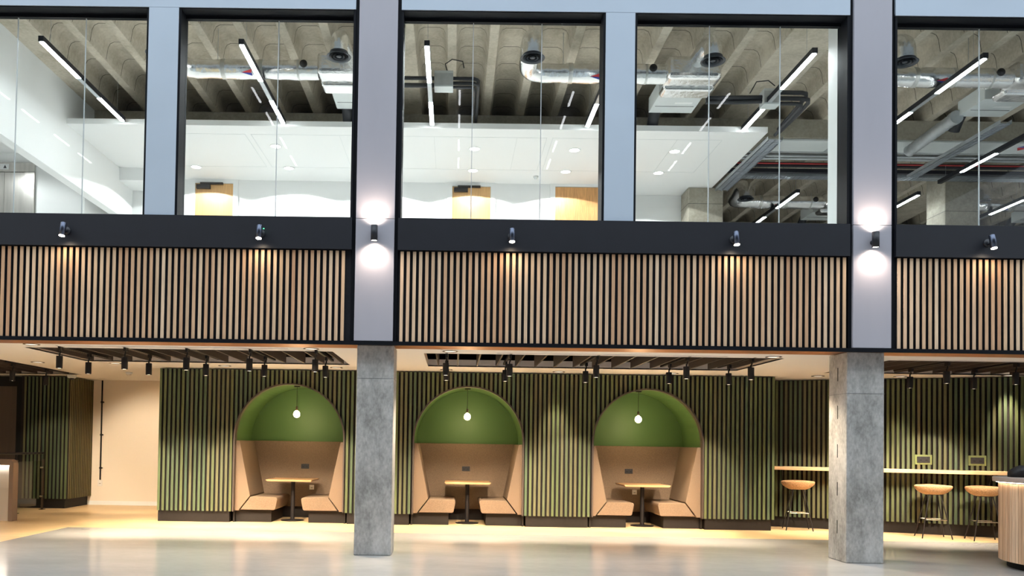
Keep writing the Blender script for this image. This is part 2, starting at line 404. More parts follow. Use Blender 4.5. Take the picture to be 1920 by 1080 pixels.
# ---- green slatted block at the far left, with its lift doors
wl = bpy.data.objects.new('wall_lift', None); COL.objects.link(wl); wl['kind'] = 'structure'
GX, GY = -7.66, 5.92
mb = MB()
x = GX-.041; co = MB()
while x > -8.60: mb.box(x, x+.041, GY, GY+.006, .19, 2.62); co.box(x+.001, x+.040, GY+.006, GY+.045, .19, 2.62); x -= P
mb.build('slats', M['green_slat'], wl); co.build('slat_cores', M['slat_core'], wl)
mb = MB(); y = GY+.03; co = MB()
while y < 6.95: mb.box(GX+.019, GX+.025, y, y+.041, .19, 2.62); co.box(GX-.02, GX+.019, y+.001, y+.040, .19, 2.62); y += P
mb.build('side_slats', M['side_slat'], wl); co.build('side_slat_cores', M['slat_core'], wl)
box(-8.62, GX-.02, GY+.045, 6.97, .19, 2.62).build('backing_board', M['felt_brown'], wl)
box(-8.60, GX-.05, GY+.05, 6.97, 0, .19).build('plinth', M['plinth'], wl)
d1 = bpy.data.objects.new('door_1', None); COL.objects.link(d1); d1['kind'] = 'structure'
box(-11, -8.62, GY+.12, GY+.2, 2.42, 2.62).build('door_header', M['void'], d1)
box(-8.72, -8.62, GY+.05, GY+.2, 0, 2.42).build('door_jamb', M['void'], d1)
box(-8.86, -8.72, GY+.12, GY+.2, 0, 2.42).build('door_frame', M['bronze_door'], d1)
box(-9.8, -8.868, GY+.15, GY+.2, 0, 2.42).build('door_leaf', M['bronze_door'], d1)

# ================================================================== SETTING: facade
PX = [-11.0]+[v for p in PIL for v in p]+[12.0]
bays = [(PX[i], PX[i+1]) for i in range(0, len(PX), 2)]
bay_names = ['beyond the frame edge', 'above the cream wall bay', 'above the arched booths', 'above the bar stools']
tn = 6
for (x0, x1) in bays[1:]:
    a, b = x0+.045, x1-.045
    t = struct('trim_%d' % tn, MB().box(a, b, FY-.025, FY+.04, SLAT1, SILL), M['black']); tn += 1    # black fascia
for (x0, x1) in bays:       # cladding above the windows
    struct('wall_header_%d' % (bays.index((x0, x1))+1), box(x0+.045, x1-.045, FY, .11, HEAD, 11.5), M['panel'])
for i, (x0, x1) in enumerate(MUL):
    struct('wall_mullion_%d' % (i+1), box(x0, x1, FY, .12, SILL, HEAD-.004), M['panel'])
for x0, x1 in PIL:          # black recess strips each side of the pilasters
    struct('trim_%d' % tn, box(x0-.045, x0-.001, FY+.03, .1, 2.65, 11.5), M['frame']); tn += 1
    struct('trim_%d' % tn, box(x1+.001, x1+.045, FY+.03, .1, 2.65, 11.5), M['frame']); tn += 1
struct('wall_core', MB().box(-11, 12, -.02, .1, 2.645, 4.12), M['felt'])
for i, ((x0, x1), lb) in enumerate(zip(PIL, ['grey lilac metal pilaster beside the stair window', 'tall grey lilac metal pilaster standing over the concrete column between arches',
                                         'tall grey lilac metal pilaster standing over the concrete column near the bar stools'])):
    if i == 0: continue
    t = thing('pilaster', lb, 'pilaster', ((x0+x1)/2, 0, 2.645), group=None); o = t.location
    box(x0, x1, FY-.005, -.03, 2.65, 4.162).build('lower_cladding', M['pilaster'], t, off=o, bevel=.004)
    box(x0, x1, FY-.005, -.03, 4.168, 11.5).build('upper_cladding', M['pilaster'], t, off=o, bevel=.004)
# ---- timber batten band, one panel for each bay
labs = [None, 'oak batten panel in the bay with the lift lobby, above the cream wall', 'longest oak batten panel, above the arched booths between the two pilasters', 'oak batten panel above the bar ledge and stools']
for (x0, x1), lb in zip(bays, labs):
    if lb is None: continue
    t = thing('batten_panel', lb, 'wall panel', ((x0+x1)/2, FY, SLAT0), group='oak batten panels of the facade'); o = t.location
    a, b = x0+.05, x1-.05
    if x0 < -6: a = -6.8
    if x1 > 8: b = 9.5
    mb = MB(); co = MB(); k = 0; s0 = a+.03
    while s0+k*P+.040 < b-.02: mb.box(s0+k*P, s0+k*P+.040, FY+.01, FY+.017, SLAT0+.005, SLAT1-.012); co.box(s0+k*P+.0005, s0+k*P+.0395, FY+.017, FY+.055, SLAT0+.005, SLAT1-.012); k += 1
    mb.build('slats', M['oak_slat'], t, off=o); co.build('slat_cores', M['felt'], t, off=o)
    box(a, b, FY+.055, FY+.12, SLAT0, SLAT1).build('backing_board', M['felt'], t, off=o)
# ---- windows
WIN = [(-6.82,-3.858,[-5.6,-4.735]), (-3.487,-1.285,[-2.285]), (-.717,1.815,[.18,1.045]), (2.178,4.83,[3.16,4.05]), (5.39,7.65,[6.55])]
GYW = .06
for i, (x0, x1, js) in enumerate(WIN):
    w = bpy.data.objects.new('window_%d' % (i+1), None); COL.objects.link(w); w['kind'] = 'structure'
    f = MB()
    f.box(x0, x1, FY+.012, .12, HEAD-.012, HEAD+.02)         # head lining
    f.box(x0, x0+.028, FY+.012, .12, SILL, HEAD-.012); f.box(x1-.028, x1, FY+.012, .12, SILL, HEAD-.012)
    f.box(x0, x1, GYW-.03, GYW+.03, HEAD-.05, HEAD-.012)
    f.build('window_frame', M['frame'], w)
    box(x0, x1, FY+.03, .12, SILL-.06, SILL).build('window_sill', M['frame'], w)
    e = [x0+.028]+js+[x1-.028]
    for k in range(len(e)-1):
        box(e[k]+(.006 if k else 0), e[k+1]-(.006 if k < len(e)-2 else 0), GYW-.006, GYW+.006, SILL, HEAD-.05).build('glass_pane', M['glass'], w)
    for jx in js: box(jx-.0045, jx+.0045, GYW-.008, GYW+.008, SILL, HEAD-.05).build('silicone_joint', M['joint'], w)

# ================================================================== SETTING: upper floor
struct('floor_upper', box(-11, 16, -.02, 24, 3.9, 4.1), M['carpet'])
RZ = 7.22
prof = []
cells = [-.1+.6*k for k in range(-20, 27)]       # rib centres
def filled(cx): return abs(cx+1.0) < .2 or abs(cx-5.0) < .2 or abs(cx-11.0) < .2 or cx < -6.1
c = MB(); pts = [(-11, RZ)]
for x in cells:
    if x < -10.5 or x > 15: continue
    cx = x+.3
    if filled(cx): continue
    pts += [(x+.062, RZ), (x+.075, RZ+.02), (x+.10, RZ+.19), (x+.13, RZ+.255), (x+.19, RZ+.285), (x+.41, RZ+.285), (x+.47, RZ+.255), (x+.50, RZ+.19), (x+.525, RZ+.02), (x+.538, RZ)]
pts += [(16, RZ)]
vs = [(p[0], .12, p[1]) for p in pts]+[(p[0], 24, p[1]) for p in pts]; n = len(pts)
c.add(vs, [(i, i+1, n+i+1, n+i) for i in range(n-1)], True)
c.box(-11, 16, .12, 24, RZ+.32, RZ+.4)
oc = struct('ceiling_upper', c, M['slab'])
md = oc.modifiers.new('split', 'EDGE_SPLIT'); md.split_angle = math.radians(50)
struct('ceiling_beam', MB().box(-11, 16, 4.1, 4.75, 6.89, RZ).box(-11, 16, 10.6, 11.2, 6.89, RZ), M['beam'])
struct('wall_upper_far', box(-11, 16, 22, 22.1, 4.1, RZ), M['dark_wall'])
struct('wall_upper_right', box(15.9, 16, 0, 22, 4.1, RZ), M['dark_wall'])
struct('wall_upper_left', box(-11, -10.9, 0, 22, 4.1, RZ), M['white'])
struct('wall_lobby', MB().box(-6.62, -6.45, .15, 5.85, 5.68, RZ), M['white'])   # bulkhead over the lobby
struct('ceiling_lobby', box(-10.9, -6.62, .15, 5.85, 6.62, 6.70), M['white'])
struct('wall_lift_lobby', MB().box(-10.9, -6.98, 4.6, 4.75, 4.1, 6.62).box(-6.98, -6.82, 4.6, 5.85, 4.1, 6.58), M['white'])
struct('ceiling_soffit', MB().box(-6.45, 5.08, 3.09, 5.9, 6.58, 6.67).box(2.9, 5.08, 5.9, 6.65, 6.58, 6.67), M['white'])
struct('wall_upper_back', MB().box(-6.9, 3.25, 5.85, 6.0, 4.1, 6.62).box(3.15, 3.25, 5.85, 6.5, 4.1, 6.62).box(3.15, 5.0, 6.5, 6.6, 4.1, 6.62).box(-6.82, -5.95, 5.2, 5.85, 6.34, 6.58), M['white'])
struct('wall_lining', MB().box(4.825, 5.42, .13, .42, 4.1, RZ).box(-1.30, -.70, .13, .3, 4.1, RZ), M['white'])
g = MB()
for x0, x1, y0, y1 in ((-5.3,-3.6,3.45,5.05), (-3.5,1.5,3.45,5.05), (1.6,4.45,3.45,5.05)):   # shadow gaps of the access panels
    for (a, b, q, r) in ((x0,x1,y0,y0+.008),(x0,x1,y1,y1+.008),(x0,x0+.008,y0,y1),(x1,x1+.008,y0,y1)): g.box(a, b, q, r, 6.5775, 6.58)
for x in (-2.0, -.4, 1.0, 2.9, 3.7): g.box(x, x+.006, 3.45, 5.05, 6.5775, 6.58)
struct('ceiling_joint', g, M['unit'])
struct('wall_access_panel', MB().box(-2.95, -2.02, 5.842, 5.85, 4.6, 6.02).box(-2.008, -1.1, 5.842, 5.85, 4.6, 6.02), M['white'])

# ---- doors on the upper landing
def door(i, x0, x1, z1, mat, closer):
    d = bpy.data.objects.new('door_%d' % i, None); COL.objects.link(d); d['kind'] = 'structure'; y = 5.85
    f = MB().box(x0-.10, x0, y-.03, y, 4.1, z1+.10).box(x1, x1+.10, y-.03, y, 4.1, z1+.10).box(x0, x1, y-.03, y, z1+.01, z1+.10)
    f.build('door_frame', M['door_frame'], d)
    box(x0+.004, x1-.004, y-.018, y, 4.1, z1).build('door_leaf', mat, d)
    if closer:
        box(x0+.035, x0+.31, y-.085, y-.018, z1-.115, z1-.03).build('door_closer', M['socket_black'], d, bevel=.006)
        box(x0+.11, x0+.56, y-.075, y-.03, z1-.025, z1+.012).build('closer_arm', M['socket_black'], d)
door(2, -5.197, -4.442, 6.497, M['door'], True)
door(3, -.092, .670, 6.50, M['door'], True)
door(4, 1.950, 3.1, 6.517, M['door_dark'], False)

# ---- atrium beyond the camera: far side wall, and the floor slab whose lamps mirror in the glass
struct('wall_atrium_far', box(-20, 20, -24, -23.9, 0, 11.6), M['opp'])  # unseen wall, added dark so the windows reflect little at horizon height
atr = struct('ceiling_atrium_far', box(-20, 20, -24, -9.5, 11.55, 11.9), M['opp'])  # unseen slab, run forward and kept dark to cut sky reflected in the windows
for rx in (-13.3, -5.84, .04, 3.25, 7.65):
    for ya in (-12.4, -14.1, -16.1, -17.8):
        box(rx-.03, rx+.03, ya-1.0, ya, 11.39, 11.41).build('lamp_strip', M['led_far'], atr)

# ================================================================== THINGS: ground floor
# ---- concrete columns
for cx, lb in ((-.983, 'bare concrete column standing between the first and second arched booths'), (5.112, 'bare concrete column with slotted side, standing between the arched booths and the stools')):
    t = thing('concrete_column', lb, 'column', (cx, .24, 0))
    w = .232
    box(-w, w, -.24, .24, 0, 2.617).build('shaft', M['concrete'], t, bevel=.012)
    if cx > 0:
        for k, z in enumerate((.32, .80, 1.28, 1.77, 2.25)): box(-w-.002, -w+.004, -.012, .003, z+.02, z+.19).build('slot', M['void'], t)
    box(-w-.003, w+.003, -.243, .243, 2.10 if cx > 0 else 2.2, 2.104 if cx > 0 else 2.203).build('shutter_joint', M['dark_wall'], t)

# ---- ceiling baffles
def baffles(x0, n, y0, y1, label, group, step=.306):
    first = None
    for k in range(n):
        x = x0+k*step
        if first is None:
            b = box(-.011, .011, y0, y1, 0, .19); first = b.build('ceiling_baffle', M['baffle']); first.location = (x, 0, CEIL-.0)
            tag(first, label, 'ceiling baffle', group)
        else:
            o = first.copy(); COL.objects.link(o); o.location = (x, 0, CEIL)
baffles(-5.74, 14, 1.0, 2.72, 'dark brown ceiling baffle in the opening over the first arched booth', 'baffles over the first arched booth')
baffles(-.25, 16, 1.05, 2.76, 'dark brown ceiling baffle in the opening over the middle and third arched booths', 'baffles over the middle and third arched booths')
baffles(6.12, 13, 1.1, 2.86, 'dark brown ceiling baffle in the opening over the bar stools', 'baffles over the bar stools')
baffles(-9.3, 7, 2.42, 5.48, 'dark brown ceiling baffle in the opening by the lift doors', 'baffles by the lift doors')
# ---- tracks and track spotlights
def make_track(x, y0, y1, label, group=None):
    t = tag(box(-.018, .018, y0, y1, 0, .035).build('lighting_track', M['track']), label, 'lighting track', group)
    t.location = (x, 0, CEIL+.0); return t
proto = thing('track_spotlight', 'x', 'spotlight', (0,0,0), group='black track spotlights')
MB().lathe([(0,.17),(.041,.17),(.0425,.165),(.0425,.003),(.040,0),(.036,0),(.036,.012),(0,.012)], n=24).build('barrel', M['track'], proto)
MB().tube([(0,0,.17),(0,0,.20),(.012,0,.215),(.012,0,.245)], .011, 8).box(-.004,.028,-.045,.045,.245,.294).build('bracket', M['track'], proto)
MB().lathe([(0,.004),(.0365,.004)], n=24).build('lens', M['lamp_white'], proto)
used = [False]
def track_spot(x, y, label, tgt, e=130, ang=62, bl=.45):
    loc = (x, y, 2.346)
    if not used[0]: proto.location = loc; proto['label'] = label; used[0] = True
    else: dup(proto, loc, label)
    spot('track_beam', (x, y, 2.338), tgt, e, ang, WARM, bl, .03)
ordn = ['first', 'second', 'third', 'fourth', 'fifth']
def rack(xs_, yf, yr, y0, y1, where, e=1.0, skip_front=()):
    for k, x in enumerate(xs_):
        make_track(x, y0, y1, 'black lighting track of the %s pair %s' % (ordn[k], where), 'lighting tracks')
        if k not in skip_front:
            track_spot(x-.012, yf, 'black spotlight, front of the %s pair %s' % (ordn[k], where), (x, yf+1.9, 0), 700*e, 76, 1.0)
        track_spot(x-.012, yr, 'black spotlight, rear of the %s pair %s' % (ordn[k], where), (x, yr+1.62, .70), 300*e, 46)
rack([-5.36,-4.47,-3.63,-2.77,-1.875], .88, 1.75, .75, 2.35, 'from the cream wall, over the first booth')
rack([-.104,.777,1.975,3.22,4.108], 1.1, 2.0, .95, 2.5, 'past the middle column, over the farther two booths')
rack([5.99,6.89,7.85], 1.25, 2.15, 1.1, 2.6, 'past the slotted column, over the stools', skip_front=(0,))
# the front lamp of the first bar pair stands hidden behind the column
make_track(-7.40, 3.2, 4.7, 'black lighting track by the lift doors, over the reception desk', 'lighting tracks')
track_spot(-7.41, 3.42, 'black track spotlight before the lift doors, over the reception desk', (-7.4, 5.2, 0), 80)
track_spot(-7.345, 4.4, 'black track spotlight before the green slatted block by the cream wall', (-7.9, 5.9, .6), 90)
# ---- recessed downlights in the ceiling
rg = thing('recessed_downlight', 'round recessed downlight', 'downlight', (0,0,0), group='recessed downlights in the ground floor ceiling')
MB().lathe([(.105,0),(.105,-.006),(.085,-.008),(.082,0)], n=28).build('trim_ring', M['bronze_door'], rg)
MB().lathe([(0,-.002),(.083,-.002)], n=28).build('diffuser', M['warm_down'], rg)
DL = [(-5.62,.62,'ahead of the baffles at the end over the reception desk'),(-1.91,.68,'ahead of the baffles beside the middle column'),(-.055,.74,'ahead of the first baffle past the middle column'),
      (4.31,.86,'ahead of the baffles beside the slotted column'),(-6.85,3.15,'between the two baffle openings near the lift doors'),(-5.56,3.13,'behind the baffles at the edge of the cream wall'),
      (-3.81,3.30,'over the jamb of the first arch'),(-1.96,3.32,'over the far jamb of the first arch by the middle column'),(-.13,3.42,'over the near jamb of the second arch'),
      (1.76,3.50,'over the green battens between second and third arches'),(3.66,3.50,'over the crown of the third arch'),(6.15,3.60,'over the ledge beside the slotted column'),
      (7.45,3.45,'over the first of the two stools past the slotted column'),(8.95,3.0,'over the black bag on the counter')]
for k, (x, y, w) in enumerate(DL):
    lb = 'round recessed downlight %s' % w
    if k == 0: rg.location = (x, y, CEIL); rg['label'] = lb
    else: dup(rg, (x, y, CEIL), lb)
    spot('down_beam', (x, y, CEIL-.02), (x, y-(.55 if k < 4 else 0), 0) if k not in (4, 5) else (-6.2, 6.9, .45), 330 if k < 4 else (400 if k in (4, 5) else 300), 98 if k < 4 else (58 if k < 6 else 52), WARM2, .6, .07)
# ---- linear slot diffusers
for x0, x1, y, w in ((-5.24,-2.2,.68,'over the first booth'),(.56,3.7,.84,'over the second and third booths'),(6.04,9.4,.96,'over the bar stools')):
    t = thing('slot_diffuser', 'long narrow white slot diffuser in the ceiling edge %s' % w, 'air diffuser', ((x0+x1)/2, y, CEIL), group='slot diffusers')
    h = (x1-x0)/2
    box(-h, h, -.05, .05, -.006, 0).build('frame', M['soffit_white'], t)
    for q in (-.025, .01): box(-h+.02, h-.02, q, q+.014, -.008, -.005).build('slot', M['tray'], t)
# ---- smoke detector and sensor
t = thing('smoke_detector', 'white smoke detector on the ceiling in front of the cream wall', 'smoke detector', (-6.05, 4.9, CEIL))
MB().lathe([(0,0),(.062,0),(.062,-.02),(.05,-.03),(0,-.03)], n=24).build('base', M['white'], t)
MB().lathe([(.04,-.03),(.045,-.05),(.03,-.062),(0,-.064)], n=24).build('sensor_head', M['socket_white'], t)
t = thing('dome_camera', 'small white dome camera on the ceiling at the corner of the slatted block', 'camera', (-7.52, 5.75, CEIL))
MB().lathe([(0,0),(.085,0),(.085,-.045),(.06,-.06),(0,-.06)], n=24).build('housing', M['white'], t)
MB().lathe([(.04,-.058),(.034,-.08),(.02,-.093),(0,-.096)], n=20).build('dome', M['dark_grey'], t)

# ---- booths
BOOTH = ['by the cream wall', 'in the middle', 'by the bar stools']
def bench_profile(): 
    return ([(0,.20),(0,1.405),(.055,1.405),(.07,1.395),(.262,.455),(.078,.215),(.078,.20)],
            [(.10,.215),(.270,.440),(.69,.440),(.715,.432),(.730,.415),(.732,.39),(.700,.235),(.690,.222),(.67,.215)])
def make_bench():
    t = thing('booth_bench', 'x', 'bench', (0,0,0), group='tan upholstered booth benches')
    b, s = bench_profile()
    MB().prism(b, 0, 1.045).build('backrest', M['fabric'], t, bevel=.008)
    MB().prism(s, .004, 1.045).build('seat_cushion', M['fabric'], t, bevel=.008)
    box(0, .615, .10, 1.045, 0, .20).build('plinth', M['plinth'], t)
    return t
bn = make_bench(); first = True
bm_ = thing('booth_bench', 'x', 'bench', (0,0,0), group='tan upholstered booth benches')     # mirrored twin
b, s = bench_profile(); mir = lambda p: [(-x, z) for x, z in reversed(p)]
MB().prism(mir(b), 0, 1.045).build('backrest', M['fabric'], bm_, bevel=.008)
MB().prism(mir(s), .004, 1.045).build('seat_cushion', M['fabric'], bm_, bevel=.008)
box(-.615, 0, .10, 1.045, 0, .20).build('plinth', M['plinth'], bm_)
SIDE = [('facing the middle column', 'backing onto the middle column'), ('backing onto the middle column', 'backing onto the third booth'), ('backing onto the middle booth', 'backing onto the stools')]
LB = [('tan upholstered booth bench in the arch by the cream wall, on the cream wall side', 'tan upholstered booth bench in the arch by the cream wall, on the column side'),
      ('tan upholstered booth bench in the middle arch, on the side next to the concrete column', 'tan upholstered booth bench in the middle arch, on the side away from the column'),
      ('tan upholstered booth bench in the arch by the bar stools, on the middle arch side', 'tan upholstered booth bench in the arch by the bar stools, on the stool side')]
RA = AR-.0125
for i, a in enumerate(ARC):
    la, lb_ = (a-RA, BY+.075, 0), (a+RA, BY+.075, 0)
    if i == 0:
        bn.location = la; bn['label'] = LB[i][0]; bm_.location = lb_; bm_['label'] = LB[i][1]
    else:
        dup(bn, la, LB[i][0]); dup(bm_, lb_, LB[i][1])
    p = box(a-RA+.0, a+RA-.0, BACK-.045, BACK-.002, .20, 1.407).build('back_panel', M['fabric'], bevel=.006)
    p.name = 'upholstered_panel'; tag(p, 'tan upholstered back panel behind the table in the arch %s' % ['by the cream wall', 'between the other two arches', 'by the bar stools'][i], 'upholstered panel', 'upholstered booth panels')
TX = [-2.83, .266, 3.365]
tb = thing('booth_table', 'x', 'table', (0,0,0), group='booth tables')
MB().prism([(-.40,.738),(.40,.738),(.40,.728),(.375,.705),(-.375,.705),(-.40,.728)], -.39, .39).build('tabletop', M['table'], tb, bevel=.003)
MB().tube([(0,0,.02),(0,0,.70)], .036, 20).build('pedestal', M['track'], tb)
MB().lathe([(0,0),(.20,0),(.205,.006),(.20,.012),(.05,.02),(.038,.03),(0,.03)], n=36).build('base', M['track'], tb)
box(-.16,.16,-.16,.16,.696,.705).build('mounting_plate', M['track'], tb)
LT = ['oak pedestal table in the arched booth by the cream wall', 'oak pedestal table in the middle arched booth', 'oak pedestal table in the arched booth by the bar stools']
for i, x in enumerate(TX):
    if i == 0: tb.location = (x, 4.28, 0); tb['label'] = LT[0]
    else: dup(tb, (x, 4.28, 0), LT[i])
PX_ = [-2.775, .245, 3.262]
pd = thing('pendant_lamp', 'x', 'pendant lamp', (0,0,0), group='bare bulb pendants')
MB().lathe([(0,0),(.052,0),(.055,-.008),(.05,-.02),(0,-.02)], n=24).build('canopy', M['track'], pd)
MB().tube([(0,0,-.02),(0,0,-.37)], .0035, 6).build('cord', M['track'], pd)
MB().lathe([(0,-.36),(.015,-.362),(.02,-.37),(.02,-.43),(.017,-.435),(0,-.435)], n=16).build('lamp_holder', M['bronze_door'], pd)
MB().lathe([(.012,-.43),(.020,-.442),(.040,-.455),(.053,-.478),(.057,-.502),(.053,-.526),(.040,-.547),(.020,-.558),(0,-.560)], n=24).build('bulb', M['bulb'], pd)
LP = ['glowing bare bulb pendant over the table in the arch by the cream wall', 'glowing bare bulb pendant over the table in the middle arch', 'glowing bare bulb pendant over the table in the arch by the bar stools']
for i, x in enumerate(PX_):
    z = AZ+math.sqrt((AR-.01)**2-(x-ARC[i])**2)
    if i == 0: pd.location = (x, 4.2, z); pd['label'] = LP[0]
    else: dup(pd, (x, 4.2, z), LP[i])
    point('bulb_light', (x, 4.2, z-.62), 15, (1, .78, .45), .06)
    spot('bulb_glow', (x, 4.2, z-.50), (x, 5.0, z-.85), 26, 165, (1, .78, .45), 1.0, .05)
# ---- sockets
def socket(name, w, h, mat, label, cat, loc, rz=0, n=2, group=None, plate=None):
    t = thing(name, label, cat, loc, rz, group)
    if plate: box(-plate[0]/2, plate[0]/2, -.008, 0, -plate[1]/2, plate[1]/2).build('mounting_plate', M['green_plate'], t, bevel=.003)
    y = -.016 if plate else -.010
    box(-w/2, w/2, y, -.008 if plate else 0, -h/2, h/2).build('faceplate', mat, t, bevel=.003)
    for k in range(n):
        cx = (k-(n-1)/2)*w/2.2
        box(cx-.018, cx+.018, y-.002, y, -.012, -.004).build('pin_holes', M['void'], t)
        box(cx-.008, cx+.008, y-.004, y, h*.22, h*.36).build('rocker_switch', M['dark_grey'] if mat is M['socket_black'] else M['white'], t)
    return t
for x, w in ((-2.73, 'by the cream wall'), (.245, 'in the middle'), (3.25, 'by the bar stools')):
    socket('double_socket', .147, .088, M['socket_black'], 'black double socket above the table of the booth %s' % w, 'socket', (x, BACK-.045, .945+.0), group='black booth sockets')
socket('single_socket', .086, .086, M['socket_white'], 'white single socket below the table in the booth by the cream wall', 'socket', (-2.60, BACK-.045, .56), n=1, group='white booth sockets')
socket('single_socket', .086, .086, M['socket_white'], 'white single socket beside the table leg in the booth by the stools', 'socket', (3.36, BACK-.045, .56), n=1, group='white booth sockets')
def on_wall(s, off, z): p = W0+WD*s+WN*off; return (p.x, p.y, z)
def s_at(x_over): # distance along the bar wall where world x = x_over*(y+10)
    return (x_over*(W0.y+10)-W0.x)/(WD.x-x_over*WD.y)
for px, w in ((1728, 'above the first stool past the slotted column'), (1828, 'above the stool beside the curved counter')):
    s = s_at((px-849.5+.0)/1507)
    socket('double_socket', .19, .105, M['socket_black'], 'black double socket on a green plate %s' % w, 'socket', on_wall(s, .002, 1.255), WA, group='green plated sockets', plate=(.25, .165))
# ---- wall ledge and stools
t = thing('bar_ledge', 'long pale timber ledge fixed along the green slatted wall', 'ledge', (W0.x, W0.y, 0), WA)
MB().prism([(.09,-.002),(.27,-.42),(WL-1.2,-.42),(WL-1.2,-.002)], 1.035, 1.09, 'z').build('worktop', M['ledge'], t, bevel=.003)
for s in (.5, 1.6, 2.7, 3.6): MB().prism([(-.36,1.035),(-.36,1.015),(0,.80),(0,1.035)], s, s+.012, 'x').build('bracket', M['track'], t)
st = thing('bar_stool', 'x', 'bar stool', (0,0,0), group='cork bar stools')
sv = MB()
prof_ = [(0,.700),(.11,.700),(.150,.708),(.200,.740),(.244,.778),(.268,.812),(.275,.836),(.272,.850),(.258,.857),(.20,.850),(.10,.842),(0,.840)]
sv.lathe(prof_, n=36)
sv.v = [(x, y*.80, z+(.0 if z < .74 else .004*(y/.27)**2-.012*(x/.27)**2)) for x, y, z in sv.v]
sv.build('seat', M['cork'], st)
legs = []
for sx in (-1, 1):
    for sy in (-1, 1):
        MB().tube([(sx*.085, sy*.075, .70), (sx*.215, sy*.20, .006), (sx*.216, sy*.201, 0)], .009, 8).build('leg', M['track'], st)
def leg_at(sx, sy, z): f = (.70-z)/.694; return (sx*(.085+.13*f), sy*(.075+.125*f), z)
q = [leg_at(-1,-1,.30), leg_at(1,-1,.30), leg_at(1,1,.30), leg_at(-1,1,.30)]
fr = MB()
for k in range(4): fr.tube([q[k], q[(k+1) % 4]], .007, 8)
fr.build('footrest', M['chrome'], st)
box(-.10, .10, -.09, .09, .694, .702).build('seat_plate', M['track'], st)
for k, (x, y, lb) in enumerate(((6.00, 4.02, 'cork bar stool between the arched booths and the slotted column'), (7.79, 3.09, 'cork bar stool standing alone at the ledge past the slotted column'),
                                (8.43, 2.80, 'cork bar stool partly hidden behind the curved counter'))):
    if k == 0: st.location = (x, y, 0); st['label'] = lb; st.rotation_euler = (0, 0, WA*.6)
    else: dup(st, (x, y, 0), lb, rz=WA*.6)
# ---- curved bar counter
CX, CY = 7.665, -.385
t = thing('curved_counter', 'round ended timber clad bar counter with a glowing edge under its top', 'counter', (CX, CY, 0))
def stadium(r, ext, n=40):   # rounded end towards -X, straight body towards +X
    return [(r*math.cos(PI/2+PI*k/n), r*math.sin(PI/2+PI*k/n)) for k in range(n+1)]+[(ext, -r), (ext, r)]
MB().prism(stadium(.885, 2.2), 0, .10, 'z').build('plinth', M['void'], t)
MB().prism(stadium(.945, 2.2), .09, 1.035, 'z').build('body', M['plinth'], t)
MB().prism(stadium(1.035, 2.2, 64), 1.04, 1.095, 'z').build('countertop', M['counter_top'], t, bevel=.004)
mb = MB(); r = .965; na = int(PI*r/.052)
for k in range(na):
    a0 = PI/2+PI*k/na; a1 = a0+PI/na*.90
    mb.prism([(.945*math.cos(a0), .945*math.sin(a0)), (.945*math.cos(a1), .945*math.sin(a1)), (.972*math.cos(a1), .972*math.sin(a1)), (.972*math.cos(a0), .972*math.sin(a0))], .085, 1.02, 'z')
for k in range(38):
    for sy in (-1, 1): mb.box(.01+k*.054, .057+k*.054, sy*.945-(.027 if sy < 0 else 0), sy*.945+(.027 if sy > 0 else 0), .085, 1.02)
mb.build('slats', M['counter_slat'], t)
lo = stadium(.998, 2.2, 48); li = stadium(.978, 2.2, 48); e = MB()
for k in range(48): e.prism([lo[k], lo[k+1], li[k+1], li[k]], 1.032, 1.038, 'z')
e.build('light_strip', M['counter_led'], t)
# ---- black bag on the counter
bg = MB(); nx, nr = 16, 14; rings = []
for i in range(nx+1):
    u = i/nx; rr = (.5+.5*math.sin(min(1, u*4+.05)*PI/2))*(1 if u < .8 else 1-.5*(u-.8)/.2)
    for k in range(nr):
        a = 2*PI*k/nr; w = .13*rr*(1+.10*math.sin(5*u*PI+k)); h = (.082-.030*min(1, u*1.3))*rr*(1+.10*math.sin(9*u+2*k))
        rings.append((-.05+u*.62, w*math.cos(a), max(0, .07*rr+h*math.sin(a)*.98-(.0 if math.sin(a) > 0 else .03))))
fs = [(i*nr+k, i*nr+(k+1) % nr, (i+1)*nr+(k+1) % nr, (i+1)*nr+k) for i in range(nx) for k in range(nr)]
bg.add(rings, fs+[tuple(range(nr-1, -1, -1)), tuple(range(nx*nr, nx*nr+nr))], True)
t = thing('duffel_bag', 'crumpled black fabric bag lying on the curved counter', 'bag', (6.93, -.02, 1.096), -.35)
bg.build('bag_body', M['bag'], t)
MB().tube([(.10,-.04,.14),(.16,-.07,.165),(.26,-.075,.16),(.34,-.05,.115)], .012, 8).build('carry_strap', M['bag'], t)
MB().tube([(.03,-.02,.135),(.2,0,.150),(.40,.0,.118),(.52,.0,.105)], .004, 6).build('zip', M['dark_grey'], t)
